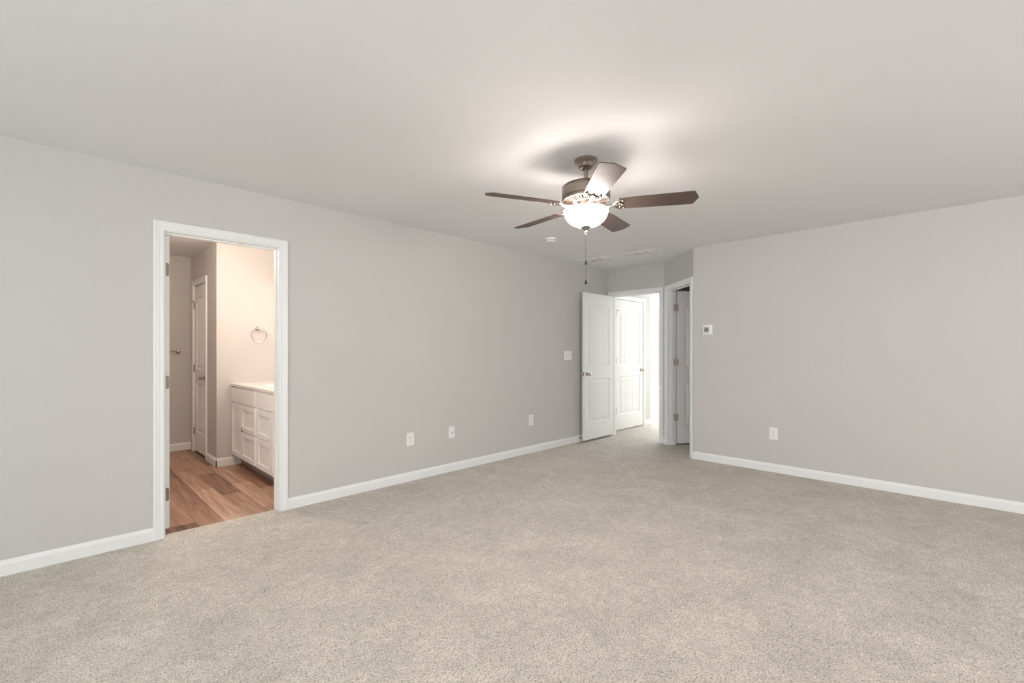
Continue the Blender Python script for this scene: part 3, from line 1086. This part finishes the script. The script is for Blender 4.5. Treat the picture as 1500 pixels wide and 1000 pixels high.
# local x = towards the camera (-Y), local y = into the cabinet (+X)
LV = VY1 - VY0
m = MB()
for q0, q1 in ((0.002, 0.020), (LV - 0.018, LV)):
    m.box(q0, q1, 0.019, XVW - XV - 0.003, 0.105, 0.866)
m.box(0.020, LV - 0.018, 0.019, XVW - XV - 0.003, 0.105, 0.123)
m.box(0.002, LV, 0.004, 0.019, 0.105, 0.866)
m.build('carcass', M['cabinet'], van)
MB().box(0.002, LV, 0.090, 0.105, -0.006, 0.105).build('toe_kick', M['toe'], van)
def panel(name, x0, x1, z0, z1, shaker=True):
    m = MB()
    y0 = -0.016
    fr = 0.046
    if shaker:
        m.box(x0, x0 + fr, y0, 0.004, z0, z1)
        m.box(x1 - fr, x1, y0, 0.004, z0, z1)
        m.box(x0 + fr, x1 - fr, y0, 0.004, z0, z0 + fr)
        m.box(x0 + fr, x1 - fr, y0, 0.004, z1 - fr, z1)
        m.box(x0 + fr, x1 - fr, y0 + 0.009, 0.004, z0 + fr, z1 - fr)
    else:
        m.box(x0, x1, y0, 0.004, z0, z1)
    return m.build(name, M['cabinet'], van, bevel=0.0015)
X = lambda y: VY1 - y
panel('false_front', X(5.750), X(4.952), 0.700, 0.846, False)
panel('false_front', X(4.878), X(4.060), 0.700, 0.846, False)
dr = panel('door', X(5.745), X(5.395), 0.125, 0.682)
MB().box(X(5.392), X(5.380), -0.014, 0.004, 0.405, 0.455).build('catch', M['slot'], van)
panel('drawer', X(5.372), X(4.952), 0.418, 0.682, True)
panel('drawer', X(5.372), X(4.952), 0.125, 0.400, True)
panel('drawer', X(4.878), X(4.500), 0.418, 0.682, True)
panel('drawer', X(4.878), X(4.500), 0.125, 0.400, True)
panel('door', X(4.475), X(4.060), 0.125, 0.682)

ct = thing('countertop', 'glossy white countertop with an oval sink basin on the vanity', 'countertop', (XV, VY1, 0.868), -PI / 2)
# slab with an oval basin: grid height field
m = MB()
W_, D_ = LV, XVW - XV + 0.014
nx, ny = 90, 44
cx, cy, rx, ry = 0.72, 0.31, 0.265, 0.185
def hf(x, y):
    q = math.hypot((x - cx) / rx, (y - cy) / ry)
    z = 0.022
    if q < 1:
        z -= 0.12 * (1 - q ** 2.6)
    elif q < 1.12:
        z += 0.003 * math.sin((q - 1) / 0.12 * PI)
    return z
g = [[m.bm.verts.new((W_ * i / nx, -0.014 + D_ * j / ny, hf(W_ * i / nx, -0.014 + D_ * j / ny))) for i in range(nx + 1)] for j in range(ny + 1)]
for j in range(ny):
    for i in range(nx):
        m.bm.faces.new((g[j][i], g[j][i + 1], g[j + 1][i + 1], g[j + 1][i]))
edge = [g[0][i] for i in range(nx + 1)] + [g[j][nx] for j in range(1, ny + 1)] + [g[ny][i] for i in range(nx - 1, -1, -1)] + [g[j][0] for j in range(ny - 1, 0, -1)]
low = [m.bm.verts.new((v.co.x, v.co.y, 0.0)) for v in edge]
for i in range(len(edge)):
    j = (i + 1) % len(edge)
    m.bm.faces.new((edge[i], low[i], low[j], edge[j]))
m.build('sink_slab', M['marble'], ct, smooth=True)
MB().box(0, W_, D_ - 0.014 - 0.020, D_ - 0.014, 0.022, 0.118).build('backsplash', M['marble'], ct, bevel=0.003)
m = MB()
m.lathe([(0.001, 0.022), (0.027, 0.022), (0.024, 0.030), (0.014, 0.034), (0.012, 0.090), (0.001, 0.090)], 20, o=(cx, 0.53, 0))
m.tube([(cx, 0.53, 0.085), (cx, 0.51, 0.120), (cx, 0.47, 0.135), (cx, 0.42, 0.125), (cx, 0.405, 0.105)], 0.011, 12)
m.build('faucet', M['nickel'], ct, smooth=True)

# lamp bar above the mirror, mirror
mi = thing('wall_mirror', 'frameless mirror above the bathroom vanity', 'mirror', (XVW, VY1, 0), -PI / 2)
mm, nt, b = new_mat('mirror_silver')
b.inputs['Metallic'].default_value = 1; b.inputs['Roughness'].default_value = 0.03
b.inputs['Base Color'].default_value = (0.85, 0.86, 0.86, 1)
MB().box(0.20, LV - 0.1, -0.006, 0, 1.03, 1.93).build('glass', mm, mi)
vl = thing('vanity_light', 'bathroom lamp bar with glowing glass shades above the mirror', 'wall lamp', (XVW, VY1 - 0.98, 2.08), -PI / 2)
MB().box(-0.30, 0.30, -0.03, 0, -0.05, 0.05).build('back_plate', M['nickel'], vl, bevel=0.006)
for k in (-1, 0, 1):
    m = MB(); m.tube([(k * 0.21, -0.028, 0), (k * 0.21, -0.10, 0), (k * 0.21, -0.115, -0.02)], 0.009, 10)
    arm = m.build('lamp_arm', M['nickel'], vl, smooth=True)
    m = MB(); m.lathe([(0.022, -0.02), (0.030, -0.03), (0.045, -0.07), (0.058, -0.13), (0.055, -0.13), (0.042, -0.07), (0.027, -0.033), (0.019, -0.023)], 28, o=(k * 0.21, -0.115, 0), close=False)
    m.build('lamp_shade', M['shade'], arm, smooth=True)
    l = bpy.data.lights.new('vanity_bulb', 'POINT')
    l.energy = 4.4
    l.color = (1.0, 0.85, 0.76)
    l.shadow_soft_size = 0.045
    lo = bpy.data.objects.new('vanity_bulb', l)
    C.objects.link(lo)
    lo.location = (XVW - 0.125, VY1 - 0.98 - k * 0.21, 2.08 - 0.155)

# unseen flush ceiling lamp, added as fill light for the bathroom
cl = thing('bath_fill_lamp', 'unseen round flush glass lamp added as fill on the bathroom ceiling', 'added fill lamp', (0.85, 4.75, HC))
m = MB(); m.lathe([(0.001, 0), (0.150, 0), (0.152, -0.012), (0.146, -0.020), (0.001, -0.020)], 40)
m.build('lamp_base', M['nickel'], cl, smooth=True)
m = MB(); m.lathe([(0.138, -0.018), (0.136, -0.040), (0.118, -0.068), (0.080, -0.088), (0.035, -0.097), (0.001, -0.098)], 40, close=False)
m.build('lamp_shade', M['shade'], cl, smooth=True)
l = bpy.data.lights.new('bath_fill_bulb', 'POINT')
l.energy = 38.0
l.color = (1.0, 0.82, 0.68)
l.shadow_soft_size = 0.08
lo = bpy.data.objects.new('bath_fill_bulb', l)
C.objects.link(lo)
lo.location = (0.85, 4.75, HC - 0.19)
